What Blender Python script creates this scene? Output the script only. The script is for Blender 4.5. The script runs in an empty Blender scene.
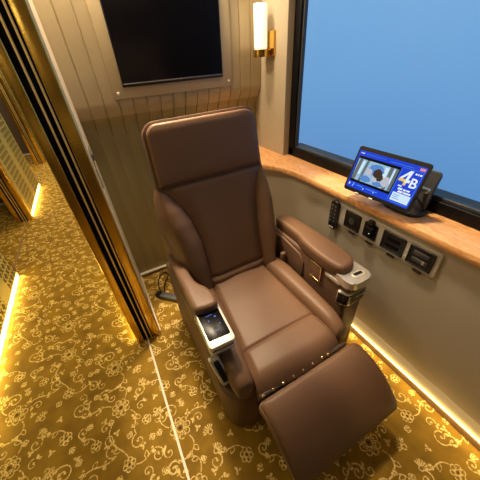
import bpy, bmesh, math, random
from mathutils import Vector, Matrix
random.seed(7)
PI = math.pi
S = bpy.context.scene
COL = S.collection

# ------------------------------------------------------------------ materials
def mat(name, color, rough=.5, metal=0., spec=.5, emit=None, estr=0., bump=None, var=None, coat=0., sheen=0.):
    m = bpy.data.materials.new(name); m.use_nodes = True
    nt = m.node_tree; b = nt.nodes['Principled BSDF']
    b.inputs['Base Color'].default_value = (*color, 1)
    b.inputs['Roughness'].default_value = rough
    b.inputs['Metallic'].default_value = metal
    b.inputs['Specular IOR Level'].default_value = spec
    b.inputs['Coat Weight'].default_value = coat
    b.inputs['Sheen Weight'].default_value = sheen
    if emit:
        b.inputs['Emission Color'].default_value = (*emit, 1)
        b.inputs['Emission Strength'].default_value = estr
    tc = nt.nodes.new('ShaderNodeTexCoord')
    if var:                                            # (scale vector, amount, second colour)
        mp = nt.nodes.new('ShaderNodeMapping'); mp.inputs['Scale'].default_value = var[0]
        nz = nt.nodes.new('ShaderNodeTexNoise'); nz.inputs['Scale'].default_value = 1; nz.inputs['Detail'].default_value = 6
        nt.links.new(tc.outputs['Object'], mp.inputs['Vector']); nt.links.new(mp.outputs[0], nz.inputs['Vector'])
        cr = nt.nodes.new('ShaderNodeValToRGB'); e = cr.color_ramp.elements
        e[0].position = .5-var[1]; e[0].color = (*var[2], 1); e[1].position = .5+var[1]; e[1].color = (*color, 1)
        nt.links.new(nz.outputs['Fac'], cr.inputs[0]); nt.links.new(cr.outputs[0], b.inputs['Base Color'])
    if bump:                                           # (scale vector, strength, distance)
        mp = nt.nodes.new('ShaderNodeMapping'); mp.inputs['Scale'].default_value = bump[0]
        nz = nt.nodes.new('ShaderNodeTexNoise'); nz.inputs['Scale'].default_value = 1; nz.inputs['Detail'].default_value = 4
        nt.links.new(tc.outputs['Object'], mp.inputs['Vector']); nt.links.new(mp.outputs[0], nz.inputs['Vector'])
        bp = nt.nodes.new('ShaderNodeBump'); bp.inputs['Strength'].default_value = bump[1]; bp.inputs['Distance'].default_value = bump[2]
        nt.links.new(nz.outputs['Fac'], bp.inputs['Height']); nt.links.new(bp.outputs[0], b.inputs['Normal'])
    return m

LEA = (.146, .078, .041)
M = {}
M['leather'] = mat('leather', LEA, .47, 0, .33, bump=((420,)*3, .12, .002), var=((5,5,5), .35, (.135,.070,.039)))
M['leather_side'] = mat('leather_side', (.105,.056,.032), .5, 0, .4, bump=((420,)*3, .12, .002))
M['leather_dark'] = mat('leather_dark', (.030,.016,.010), .6)
M['black'] = mat('black_plastic', (.006,.006,.007), .35)
M['black_matte'] = mat('black_matte', (.004,.004,.004), .8, spec=.1)
M['black_gloss'] = mat('black_gloss', (.004,.004,.006), .12)
M['frame_black'] = mat('frame_black', (.003,.003,.004), .5, spec=.2)
M['screen_glass'] = mat('screen_glass', (.003,.003,.006), .22, spec=.06)
M['dark_grey'] = mat('dark_grey', (.05,.05,.055), .4)
M['grey_metal'] = mat('grey_metal', (.16,.16,.165), .4, .7)
M['plate_grey'] = mat('plate_grey', (.58,.56,.52), .35, .35)
M['silver'] = mat('silver', (.66,.63,.58), .25, .6)
M['silver_pale'] = mat('silver_pale', (.62,.58,.50), .3, .35)
M['chrome'] = mat('chrome', (.8,.78,.74), .12, 1.)
M['gold'] = mat('brushed_gold', (.82,.57,.13), .19, 1., bump=((1,1,260), .06, .002), var=((3,3,2.2), .2, (.66,.43,.08)))
M['gold_fin'] = mat('gold_fin', (.90,.68,.28), .35, .55)
M['brass'] = mat('brass', (.70,.45,.10), .18, 1.)
M['paint'] = mat('cream_paint', (.60,.50,.36), .35)
M['paint_white'] = mat('white_paint', (.75,.68,.56), .4)
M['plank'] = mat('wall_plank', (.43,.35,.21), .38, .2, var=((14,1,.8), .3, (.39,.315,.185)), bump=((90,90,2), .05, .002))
M['plank_shaded'] = mat('wall_plank_shaded', (.31,.26,.125), .36, .25, var=((14,1,.8), .3, (.26,.215,.10)))  # lower planks darkened: shade below the bulge put into the colour
M['panel'] = mat('panel_beige', (.44,.36,.22), .42, .2)
M['lower_wall'] = mat('lower_wall', (.47,.42,.34), .42, .1, bump=((160,)*3, .05, .001))
M['pillar'] = mat('pillar_paint', (.44,.37,.26), .45)
M['skirt'] = mat('skirting', (.22,.13,.07), .5)
M['ledge'] = mat('ledge', (.82,.72,.50), .42, .05)
M['ceiling'] = mat('ceiling_paint', (.6,.5,.33), .6)
M['dark_wall'] = mat('dark_wall', (.10,.07,.045), .5)
M['led'] = mat('led_warm', (1,.8,.4), .5, emit=(1,.78,.22), estr=24)
M['led_soft'] = mat('led_soft', (1,.8,.4), .5, emit=(1,.72,.24), estr=8)
M['lamp_glass'] = mat('lamp_glass', (.9,.85,.75), .3, emit=(1,.80,.56), estr=1.0)
M['stud'] = mat('stud_brass', (.75,.55,.25), .25, 1.)

def wood():
    m = bpy.data.materials.new('burl_wood'); m.use_nodes = True; nt = m.node_tree; b = nt.nodes['Principled BSDF']
    tc = nt.nodes.new('ShaderNodeTexCoord')
    mp = nt.nodes.new('ShaderNodeMapping'); mp.inputs['Scale'].default_value = (60, 14, 40)
    nz = nt.nodes.new('ShaderNodeTexNoise'); nz.inputs['Scale'].default_value = 1; nz.inputs['Detail'].default_value = 9; nz.inputs['Roughness'].default_value = .7
    nz.inputs['Distortion'].default_value = 1.2
    cr = nt.nodes.new('ShaderNodeValToRGB'); e = cr.color_ramp.elements
    e[0].position = .32; e[0].color = (.55,.22,.065,1); e[1].position = .66; e[1].color = (.92,.53,.24,1)
    nt.links.new(tc.outputs['Object'], mp.inputs[0]); nt.links.new(mp.outputs[0], nz.inputs['Vector'])
    nt.links.new(nz.outputs['Fac'], cr.inputs[0]); nt.links.new(cr.outputs[0], b.inputs['Base Color'])
    b.inputs['Roughness'].default_value = .28
    return m
M['wood'] = wood()

def carpet(name, c1, c2, s, blend=None):
    m = bpy.data.materials.new(name); m.use_nodes = True; nt = m.node_tree; b = nt.nodes['Principled BSDF']
    tc = nt.nodes.new('ShaderNodeTexCoord')
    n1 = nt.nodes.new('ShaderNodeTexNoise'); n1.inputs['Scale'].default_value = s; n1.inputs['Detail'].default_value = 5
    n2 = nt.nodes.new('ShaderNodeTexNoise'); n2.inputs['Scale'].default_value = 420; n2.inputs['Detail'].default_value = 2
    nt.links.new(tc.outputs['Object'], n1.inputs['Vector']); nt.links.new(tc.outputs['Object'], n2.inputs['Vector'])
    mx = nt.nodes.new('ShaderNodeMath'); mx.operation = 'MULTIPLY_ADD'; mx.inputs[1].default_value = .55
    nt.links.new(n2.outputs['Fac'], mx.inputs[0]); 
    hf = nt.nodes.new('ShaderNodeMath'); hf.operation = 'MULTIPLY'; hf.inputs[1].default_value = .5
    nt.links.new(n1.outputs['Fac'], hf.inputs[0]); nt.links.new(hf.outputs[0], mx.inputs[2])
    cr = nt.nodes.new('ShaderNodeValToRGB'); e = cr.color_ramp.elements
    e[0].position = .36; e[0].color = (*c1,1); e[1].position = .68; e[1].color = (*c2,1)
    nt.links.new(mx.outputs[0], cr.inputs[0]); nt.links.new(cr.outputs[0], b.inputs['Base Color'])
    b.inputs['Roughness'].default_value = .75; b.inputs['Specular IOR Level'].default_value = .25
    b.inputs['Sheen Weight'].default_value = .0
    bp = nt.nodes.new('ShaderNodeBump'); bp.inputs['Strength'].default_value = .35; bp.inputs['Distance'].default_value = .003
    nt.links.new(n2.outputs['Fac'], bp.inputs['Height']); nt.links.new(bp.outputs[0], b.inputs['Normal'])
    return m
M['carpet'] = carpet('gold_carpet', (.150,.078,.004), (.34,.195,.013), 9)
def breakup(m, c, thr):
    nt = m.node_tree; b = nt.nodes['Principled BSDF']; src = b.inputs['Base Color'].links[0].from_socket
    tc = nt.nodes.new('ShaderNodeTexCoord'); n = nt.nodes.new('ShaderNodeTexNoise'); n.inputs['Scale'].default_value = 95; n.inputs['Detail'].default_value = 3
    nt.links.new(tc.outputs['Object'], n.inputs['Vector'])
    r = nt.nodes.new('ShaderNodeMapRange'); r.inputs['From Min'].default_value = thr-.05; r.inputs['From Max'].default_value = thr+.06
    nt.links.new(n.outputs['Fac'], r.inputs['Value'])
    x = nt.nodes.new('ShaderNodeMix'); x.data_type = 'RGBA'; x.inputs[6].default_value = (*c,1)
    nt.links.new(r.outputs[0], x.inputs[0]); nt.links.new(src, x.inputs[7]); nt.links.new(x.outputs[2], b.inputs['Base Color'])
    return m
M['carpet_pattern'] = carpet('carpet_motif', (.55,.36,.09), (.95,.73,.30), 40)
breakup(M['carpet_pattern'], (.30,.17,.015), .42)
M['carpet_dark'] = carpet('carpet_motif_centre', (.05,.03,.015), (.10,.06,.02), 40)

def perforated():
    m = bpy.data.materials.new('perforated_gold'); m.use_nodes = True; nt = m.node_tree; b = nt.nodes['Principled BSDF']
    tc = nt.nodes.new('ShaderNodeTexCoord'); sp = nt.nodes.new('ShaderNodeSeparateXYZ'); nt.links.new(tc.outputs['Object'], sp.inputs[0])
    def mth(op, a, bb=None, c=None):
        n = nt.nodes.new('ShaderNodeMath'); n.operation = op
        for i, v in enumerate((a, bb, c)):
            if v is None: continue
            if isinstance(v, (int, float)): n.inputs[i].default_value = v
            else: nt.links.new(v, n.inputs[i])
        return n.outputs[0]
    y, z = sp.outputs['Y'], sp.outputs['Z']
    k = 2*PI/.13
    a = mth('MULTIPLY', mth('SINE', mth('MULTIPLY', y, k)), mth('SINE', mth('MULTIPLY', z, k)))
    a = mth('ABSOLUTE', a)
    fine = mth('MULTIPLY', mth('SINE', mth('MULTIPLY', y, k*3)), mth('SINE', mth('MULTIPLY', z, k*3)))
    holes = mth('GREATER_THAN', mth('ADD', a, mth('MULTIPLY', fine, .35)), .38)
    # two patterned bands with a plain one between, repeating along the wall
    per = mth('PINGPONG', mth('SUBTRACT', y, 4.60), .585)
    band = mth('MULTIPLY', mth('GREATER_THAN', per, .10), mth('LESS_THAN', per, .53))
    f = mth('MULTIPLY', holes, band)
    mix = nt.nodes.new('ShaderNodeMix'); mix.data_type = 'RGBA'; nt.links.new(f, mix.inputs[0])
    mix.inputs[6].default_value = (.66,.62,.40,1); mix.inputs[7].default_value = (.10,.10,.06,1)
    nt.links.new(mix.outputs[2], b.inputs['Base Color'])
    b.inputs['Metallic'].default_value = .55; b.inputs['Roughness'].default_value = .33
    return m
M['perforated'] = perforated()

def glass():
    m = bpy.data.materials.new('window_glass'); m.use_nodes = True; nt = m.node_tree; nt.nodes.clear()
    o = nt.nodes.new('ShaderNodeOutputMaterial'); mx = nt.nodes.new('ShaderNodeMixShader')
    t = nt.nodes.new('ShaderNodeBsdfTransparent'); g = nt.nodes.new('ShaderNodeBsdfGlossy'); g.inputs['Roughness'].default_value = .05
    fr = nt.nodes.new('ShaderNodeFresnel'); fr.inputs['IOR'].default_value = 1.12
    t.inputs['Color'].default_value = (.97,.98,1,1)
    nt.links.new(fr.outputs[0], mx.inputs[0]); nt.links.new(t.outputs[0], mx.inputs[1]); nt.links.new(g.outputs[0], mx.inputs[2])
    nt.links.new(mx.outputs[0], o.inputs[0])
    return m
M['glass'] = glass()

def emis(name, c, s=1.):
    m = bpy.data.materials.new(name); m.use_nodes = True; nt = m.node_tree; b = nt.nodes['Principled BSDF']
    b.inputs['Base Color'].default_value = (0,0,0,1); b.inputs['Roughness'].default_value = .15; b.inputs['Specular IOR Level'].default_value = .3
    b.inputs['Emission Color'].default_value = (*c,1); b.inputs['Emission Strength'].default_value = s
    return m
M['s_blue'] = emis('screen_blue', (.012,.055,.62)); M['s_white'] = emis('screen_white', (.80,.86,.95)); M['s_cyan'] = emis('screen_cyan', (.62,.80,.92))
M['s_black'] = emis('screen_black', (.001,.001,.002)); M['s_pale'] = emis('screen_pale', (.30,.50,.66)); M['s_grey'] = emis('screen_grey', (.13,.15,.15))
M['s_mid'] = emis('screen_mid_blue', (.10,.25,.60)); M['s_brown'] = emis('screen_brown', (.05,.03,.025)); M['s_skin'] = emis('screen_skin', (.50,.50,.58))
M['s_pink'] = emis('screen_pink', (.62,.40,.55)); M['s_yellow'] = emis('screen_yellow', (.85,.55,.08)); M['s_red'] = emis('screen_red', (.75,.25,.28))
M['s_icon'] = emis('icon_blue', (.10,.18,.65), .9); M['s_lite'] = emis('screen_lite_blue', (.10,.28,.85))

# ------------------------------------------------------------------ builders
def obj(name, bm, m, parent=None, smooth=True, recalc=True, angle=40):
    off = Vector((0,0,0))
    r = parent
    while r is not None and r.parent is not None: r = r.parent
    if r is not None: off = Vector(r.location)
    if recalc: bmesh.ops.recalc_face_normals(bm, faces=bm.faces[:])
    if off.length: bmesh.ops.translate(bm, verts=bm.verts[:], vec=-off)
    me = bpy.data.meshes.new(name); bm.to_mesh(me); bm.free()
    for mm in (m if isinstance(m, list) else [m]): me.materials.append(mm)
    o = bpy.data.objects.new(name, me); COL.objects.link(o)
    if parent is not None: o.parent = parent
    if smooth:
        me.shade_smooth()
        try: me.set_sharp_from_angle(angle=math.radians(angle))
        except Exception: pass
    return o
def thing(name, label, cat, loc, group=None):
    o = bpy.data.objects.new(name, None); COL.objects.link(o); o.location = loc
    o.empty_display_size = .05
    o['label'] = label; o['category'] = cat
    if group: o['group'] = group
    return o
def tag(o, label, cat, group=None):
    o['label'] = label; o['category'] = cat
    if group: o['group'] = group
    return o
def struct(name, bm, m, parent=None, **k):
    o = obj(name, bm, m, parent, **k)
    if parent is None: o['kind'] = 'structure'
    return o
def NB(): return bmesh.new()
def box(bm, x0, x1, y0, y1, z0, z1, bev=0, seg=3):
    r = bmesh.ops.create_cube(bm, size=1); v = r['verts']
    bmesh.ops.scale(bm, verts=v, vec=(x1-x0, y1-y0, z1-z0)); bmesh.ops.translate(bm, verts=v, vec=((x0+x1)/2,(y0+y1)/2,(z0+z1)/2))
    if bev:
        e = list({ed for q in v for ed in q.link_edges})
        bmesh.ops.bevel(bm, geom=e, offset=bev, segments=seg, profile=.5, affect='EDGES')
    return bm
def loft(bm, secs, caps=True, closed=True):
    rows = [[bm.verts.new(p) for p in s] for s in secs]
    n = len(rows[0])
    for a, b in zip(rows, rows[1:]):
        for i in range(n if closed else n-1):
            j = (i+1) % n
            bm.faces.new((a[i], a[j], b[j], b[i]))
    if caps and closed:
        bm.faces.new(rows[0][::-1]); bm.faces.new(rows[-1])
    return rows
def tube(bm, pts, r, n=10):
    pts = [Vector(p) for p in pts]; secs = []
    up = Vector((0,0,1))
    for i, p in enumerate(pts):
        t = (pts[min(i+1, len(pts)-1)]-pts[max(i-1,0)]).normalized()
        a = t.cross(up)
        if a.length < 1e-3: a = t.cross(Vector((1,0,0)))
        a.normalize(); b = t.cross(a).normalized()
        rr = r[i] if isinstance(r, (list, tuple)) else r
        secs.append([p + (a*math.cos(2*PI*k/n)+b*math.sin(2*PI*k/n))*rr for k in range(n)])
    loft(bm, secs)
def smooth_path(pts, n=8):
    P = [Vector(p) for p in pts]; out = []
    for i in range(len(P)-1):
        p0, p1, p2, p3 = P[max(i-1,0)], P[i], P[i+1], P[min(i+2, len(P)-1)]
        for k in range(n):
            t = k/n
            out.append(.5*((2*p1)+(p2-p0)*t+(2*p0-5*p1+4*p2-p3)*t*t+(3*p1-p0-3*p2+p3)*t**3))
    out.append(P[-1]); return out
def lathe(bm, prof, cx, cy, n=32, caps=True):
    secs = [[Vector((cx+r*math.cos(2*PI*k/n), cy+r*math.sin(2*PI*k/n), z)) for k in range(n)] for r, z in prof]
    loft(bm, secs, caps)
def rrect(w, h, r, seg=8, side=0, rb=None):             # rounded rectangle, centred; rb: radius of the lower corners
    out = []; rb = r if rb is None else min(rb, r)
    for sx, sy, rr, a0 in ((1, 1, r, 0), (-1, 1, r, PI/2), (-1, -1, rb, PI), (1, -1, rb, 1.5*PI)):
        cx, cy = sx*(w/2-rr), sy*(h/2-rr)
        for k in range(seg+1):
            a = a0 + PI/2*k/seg; out.append((cx+rr*math.cos(a), cy+rr*math.sin(a)))
    if side:
        res = []; n = len(out)
        for i, p in enumerate(out):
            q = out[(i+1) % n]; res.append(p)
            if i % (seg+1) == seg: res += [(p[0]+(q[0]-p[0])*k/side, p[1]+(q[1]-p[1])*k/side) for k in range(1, side)]
        out = res
    return out
def interp(tab, s):
    if s <= tab[0][0]: return tab[0][1]
    for (a, va), (b, vb) in zip(tab, tab[1:]):
        if s <= b: 
            t = (s-a)/(b-a); t = t*t*(3-2*t)*.5+t*.5
            return va+(vb-va)*t
    return tab[-1][1]
def rings(bm, shape, prof, mapf, inner=5, side=0, rb=None):
    """pad: rounded rectangle shape=(w,h,r); prof=[(inset,height)...]; the last ring is filled by shrinking rings. mapf(u,v,h)->Vector"""
    w, h, r = shape; secs = []
    for ins, ht in prof:
        secs.append([mapf(a, b, ht) for a, b in rrect(w-2*ins, h-2*ins, max(r-ins, .004), 8, side, None if rb is None else max(rb-ins,.004))])
    base = rrect(w-2*prof[-1][0], h-2*prof[-1][0], max(r-prof[-1][0], .004), 8, side, None if rb is None else max(rb-prof[-1][0],.004))
    dome = prof[-1][1]
    for k in range(1, inner):
        q = 1-k/inner
        secs.append([mapf(a*q, b*q, dome) for a, b in base])
    rows = loft(bm, secs, caps=False)
    bm.faces.new(rows[0][::-1]); bm.faces.new(rows[-1])
def grid(bm, f, nu, nv):
    V = [[bm.verts.new(f(i/nu, j/nv)) for j in range(nv+1)] for i in range(nu+1)]
    for i in range(nu):
        for j in range(nv):
            bm.faces.new((V[i][j], V[i+1][j], V[i+1][j+1], V[i][j+1]))
    return V
def solid_grid(bm, f, g, nu, nv):                        # closed solid between front surface f and back surface g
    A = grid(bm, f, nu, nv); B = grid(bm, g, nu, nv)
    loopi = [(i,0) for i in range(nu)]+[(nu,j) for j in range(nv)]+[(i,nv) for i in range(nu,0,-1)]+[(0,j) for j in range(nv,0,-1)]
    for (a,b), (c,d) in zip(loopi, loopi[1:]+loopi[:1]):
        bm.faces.new((A[a][b], A[c][d], B[c][d], B[a][b]))
def poly_prism(bm, pts, z0, z1, bev=0, seg=3, mapf=None):
    mapf = mapf or (lambda a, b, c: Vector((a, b, c)))
    lo = [bm.verts.new(mapf(a, b, z0)) for a, b in pts]; hi = [bm.verts.new(mapf(a, b, z1)) for a, b in pts]
    fs = [bm.faces.new(lo[::-1]), bm.faces.new(hi)]
    n = len(pts)
    for i in range(n): bm.faces.new((lo[i], lo[(i+1)%n], hi[(i+1)%n], hi[i]))
    if bev:
        ed = list({e for f in fs for e in f.edges})
        bmesh.ops.bevel(bm, geom=ed, offset=bev, segments=seg, profile=.5, affect='EDGES')
def pad(bm, outline, z0, z1, r, n=6, mapz=None):
    """soft pad from a plan outline (list of (x,y)), rounded over at the top, slightly at the bottom"""
    o = [Vector((a, b, 0)) for a, b in outline]
    N = len(o); c = sum(o, Vector())/N
    area = sum(o[i].x*o[(i+1)%N].y-o[(i+1)%N].x*o[i].y for i in range(N))
    sg = 1 if area > 0 else -1
    nrm = []
    for i in range(N):
        t = (o[(i+1)%N]-o[i-1]).normalized(); nrm.append(Vector((t.y, -t.x, 0))*sg)
    secs = []
    def ring(ins, z): secs.append([Vector((p.x-q.x*ins, p.y-q.y*ins, z+(mapz(p.y) if mapz else 0))) for p, q in zip(o, nrm)])
    ring(r*.5, z0); ring(r*.15, z0+r*.2); ring(0, z0+r*.6)
    for k in range(n+1):
        a = PI/2*k/n; ring(r*(1-math.cos(a)), z1-r+r*math.sin(a))
    loft(bm, secs)
def path_closed(pts, n=5):
    P = [Vector((*p, 0)) for p in pts]; N = len(P); out = []
    for i in range(N):
        p0, p1, p2, p3 = P[i-1], P[i], P[(i+1)%N], P[(i+2)%N]
        for k in range(n):
            t = k/n
            v = .5*((2*p1)+(p2-p0)*t+(2*p0-5*p1+4*p2-p3)*t*t+(3*p1-p0-3*p2+p3)*t**3)
            out.append((v.x, v.y))
    return out

# ------------------------------------------------------------------ the carpet
def carpet_motifs():
    """strokes (polyline, width list) of one repeat of the scroll and flower pattern, in metres"""
    T = .72; K = .74; st = []; dots = []; dark = []
    def stroke(pts, w0, w1=None):
        w1 = w0 if w1 is None else w1
        st.append((pts, [w0+(w1-w0)*i/(len(pts)-1) for i in range(len(pts))]))
    def bez(a, b, c, d, n=14):
        return [((1-t)**3*a[0]+3*t*(1-t)**2*b[0]+3*t*t*(1-t)*c[0]+t**3*d[0], (1-t)**3*a[1]+3*t*(1-t)**2*b[1]+3*t*t*(1-t)*c[1]+t**3*d[1]) for t in [i/n for i in range(n+1)]]
    def spiral(cx, cy, r, a0, turns, cw, n=26, w=.0075):
        pts = []
        for i in range(n+1):
            t = i/n; rr = r*(1-t)**.8+.006; a = a0+(-1 if cw else 1)*turns*2*PI*t
            pts.append((cx+rr*math.cos(a), cy+rr*math.sin(a)))
        stroke(pts, w, w*.8); dots.append((pts[-1], .0085)); return pts[0]
    def leaf(x, y, a, L=.045, W=.013):
        c, s = math.cos(a), math.sin(a)
        up = [(x+c*L*t-s*W*math.sin(PI*t**.8), y+s*L*t+c*W*math.sin(PI*t**.8)) for t in [i/7 for i in range(8)]]
        dn = [(x+c*L*t+s*W*math.sin(PI*t**.8), y+s*L*t-c*W*math.sin(PI*t**.8)) for t in [i/7 for i in range(8)]]
        stroke(up, .005); stroke(dn, .005)
    def solidleaf(x, y, a, L=.03, W=.011):
        c, s = math.cos(a), math.sin(a); pts = [(x+c*L*t, y+s*L*t) for t in [i/6 for i in range(7)]]
        st.append((pts, [max(.002, 2*W*math.sin(PI*min(1, t*.9+.08))) for t in [i/6 for i in range(7)]]))
    def flower(cx, cy, R, n, a0=0, ring=True):
        for k in range(n):
            a = a0+2*PI*k/n; da = PI/n*.86
            pts = [(cx+.42*R*math.cos(a-da*.55), cy+.42*R*math.sin(a-da*.55))]
            for i in range(9):
                t = i/8; b = a-da+2*da*t; rr = R*(.80+.20*math.sin(PI*t)**.6)
                pts.append((cx+rr*math.cos(b), cy+rr*math.sin(b)))
            pts.append((cx+.42*R*math.cos(a+da*.55), cy+.42*R*math.sin(a+da*.55)))
            stroke(pts, .006)
            if ring: dots.append(((cx+.62*R*math.cos(a), cy+.62*R*math.sin(a)), R*.085))
        stroke([(cx+.36*R*math.cos(2*PI*i/16), cy+.36*R*math.sin(2*PI*i/16)) for i in range(17)], .007)
        dark.append(((cx, cy), R*.17))
    def fan(cx, cy, R, a, n=7):
        for k in range(n):
            b = a+(k-(n-1)/2)*.36
            stroke([(cx+R*.3*math.cos(b), cy+R*.3*math.sin(b)), (cx+R*(1-.04*abs(k-(n-1)/2))*math.cos(b), cy+R*(1-.04*abs(k-(n-1)/2))*math.sin(b))], .004, .011)
        stroke([(cx+.28*R*math.cos(2*PI*i/12), cy+.28*R*math.sin(2*PI*i/12)) for i in range(13)], .006)
    # two big rosettes, small ones, fans, linked by scrolling stems
    flower(.16, .15, .072, 8); flower(.52, .51, .064, 8, .3)
    flower(.52, .12, .040, 6, .2, False); flower(.14, .50, .042, 6, .5, False)
    flower(.33, .34, .034, 5, .1, False); flower(.68, .33, .032, 5, .4, False)
    fan(.34, .02, .055, 2.0); fan(.69, .62, .05, .5); fan(.03, .36, .05, -1.1)
    stems = [((.22,.19),(.30,.26),(.36,.16),(.43,.20),(.43,.26),.045,-1.2,True), ((.09,.19),(.00,.26),(.06,.36),(.13,.33),(.13,.285),.042,1.4,True),
             ((.46,.55),(.38,.62),(.30,.54),(.25,.60),(.24,.655),.045,-1.6,True), ((.58,.46),(.66,.40),(.56,.34),(.58,.27),(.60,.225),.045,1.7,False),
             ((.20,.08),(.26,.00),(.16,-.06),(.10,-.02),(.06,-.05),.040,.4,False), ((.56,.57),(.62,.66),(.52,.70),(.46,.66),(.41,.67),.038,.2,False),
             ((.14,.54),(.10,.62),(.02,.56),(-.03,.61),(-.05,.57),.040,1.0,True), ((.52,.16),(.50,.24),(.40,.28),(.42,.38),(.40,.42),.036,-1.0,False),
             ((.33,.37),(.30,.44),(.24,.40),(.22,.45),(.255,.475),.030,-2.0,True), ((.56,.10),(.64,.06),(.66,.16),(.72,.12),(.70,.08),.034,1.0,True)]
    for a, b, c, d, sc, r, a0, cw in stems:
        p0 = spiral(sc[0], sc[1], r, a0, 1.15, cw)
        pts = bez(a, b, c, p0); stroke(pts, .006, .0075)
        m = pts[5]; q = pts[9]
        ang = math.atan2(pts[6][1]-pts[4][1], pts[6][0]-pts[4][0])
        leaf(m[0], m[1], ang+.9); solidleaf(q[0], q[1], ang-1.0); solidleaf(q[0]+.006, q[1]+.006, ang+.8, .024, .008)
    for x, y in ((.27,.09),(.40,.47),(.05,.46),(.62,.18),(.24,.22),(.64,.53),(.38,.58),(.10,.66),(.60,.40),(.47,.35),(.21,.33),(.30,.67)):
        a = random.uniform(0, 6.28)
        for k in range(3): solidleaf(x, y, a+k*2.1, .026, .008)
    for cx, cy, r, a0, cw in ((.27,.60,.03,1.,True),(.05,.05,.03,2.,False),(.42,.33,.028,4.,True),(.66,.45,.03,.5,False),(.30,.15,.03,3.,True),(.62,.02,.03,5.,False),(.06,.28,.028,0.,True),(.47,.62,.028,2.5,False)):
        p = spiral(cx, cy, r, a0, 1.0, cw, 18, .006); solidleaf(p[0], p[1], a0+1.2, .03, .009); solidleaf(p[0], p[1], a0-.4, .024, .008)
    for x, y in ((.22,.30),(.45,.07),(.60,.62),(.02,.20),(.36,.69),(.55,.29),(.18,.40),(.69,.20),(.30,.49),(.44,.44)): flower(x, y, .020, 4, random.random(), False)
    st = [([(x*K, y*K) for x, y in p], [w*(.86 if w < .008 else .8) for w in ws]) for p, ws in st]
    dots = [((c[0]*K, c[1]*K), r*K) for c, r in dots]; dark = [((c[0]*K, c[1]*K), r*K*.9) for c, r in dark]
    return T*K, st, dots, dark

def build_floor():
    bm = NB()
    def quad(x0, x1, y0, y1, z): bm.faces.new([bm.verts.new(p) for p in ((x0,y0,z),(x1,y0,z),(x1,y1,z),(x0,y1,z))])
    quad(-2.7, 1.6, -1.3, 10.3, 0)
    T, st, dots, dark = carpet_motifs()
    def inside(x, y): return -2.3 < x < 1.2 and -.7 < y < 9.5
    def place(ox, oy, far, zoff):
        z = .0009
        def W(p): return (ox+p[0], oy+p[1])
        for si, (pts, ws) in enumerate(st):
            z = .0007+.000012*((si*7+zoff*31) % 97)
            P = pts[::2]+([pts[-1]] if (len(pts)-1) % 2 else []) if (far and len(pts) > 6) else pts
            Wd = ws[::2]+([ws[-1]] if (len(pts)-1) % 2 else []) if (far and len(pts) > 6) else ws
            prev = None
            for i in range(len(P)):
                a = P[max(i-1,0)]; b = P[min(i+1, len(P)-1)]
                tx, ty = b[0]-a[0], b[1]-a[1]; l = math.hypot(tx, ty) or 1
                nx, ny = -ty/l*Wd[i]*.5, tx/l*Wd[i]*.5
                x, y = W(P[i])
                cur = (bm.verts.new((x+nx, y+ny, z)), bm.verts.new((x-nx, y-ny, z)))
                if prev:
                    f = bm.faces.new((prev[0], prev[1], cur[1], cur[0])); f.material_index = 1
                prev = cur
        for lst, mi, zz in ((dots, 1, .0020+zoff*.00001), (dark, 2, .0022+zoff*.00001)):
            if far and mi == 1: continue
            for c, r in lst:
                x, y = W(c); f = bm.faces.new([bm.verts.new((x+r*math.cos(2*PI*k/8), y+r*math.sin(2*PI*k/8), zz)) for k in range(8)]); f.material_index = mi
    for i in range(-5, 3):
        for j in range(-2, 18):
            ox = i*T+.04+(T/2 if j % 2 else 0); oy = j*T+.02
            if inside(ox+T/2, oy+T/2) or inside(ox, oy): place(ox, oy, oy > 2.0, (i+2*j) % 7)
    for f in bm.faces: f.normal_update()
    flip = [f for f in bm.faces if f.normal.z < 0]
    bmesh.ops.reverse_faces(bm, faces=flip)
    return struct('floor', bm, [M['carpet'], M['carpet_pattern'], M['carpet_dark']], smooth=False, recalc=False)
build_floor()

# ------------------------------------------------------------------ room shell
ZC = 2.35
b = NB(); box(b, -2.8, 1.7, -1.4, 10.4, ZC, ZC+.05); struct('ceiling', b, M['ceiling'], smooth=False)
b = NB(); box(b, -2.8, 1.7, -1.4, -1.3, 0, ZC); struct('wall_near', b, M['pillar'], smooth=False)
b = NB(); box(b, -2.7, 1.6, -1.3, -1.28, 0, .9); struct('trim_9', b, M['dark_wall'], smooth=False)  # unseen dark band, added for the gold door frame to reflect
b = NB(); box(b, -2.7, 1.6, -1.3, -1.28, 1.35, 1.75); struct('trim_10', b, M['dark_wall'], smooth=False)  # second unseen band, added to break up reflections in the gold
b = NB(); box(b, -2.8, 1.7, 10.3, 10.4, 0, ZC); struct('wall_far', b, M['dark_wall'], smooth=False)
b = NB(); box(b, -2.8, -2.7, -1.3, 10.3, 0, ZC); struct('wall_outer', b, M['dark_wall'], smooth=False)

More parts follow.
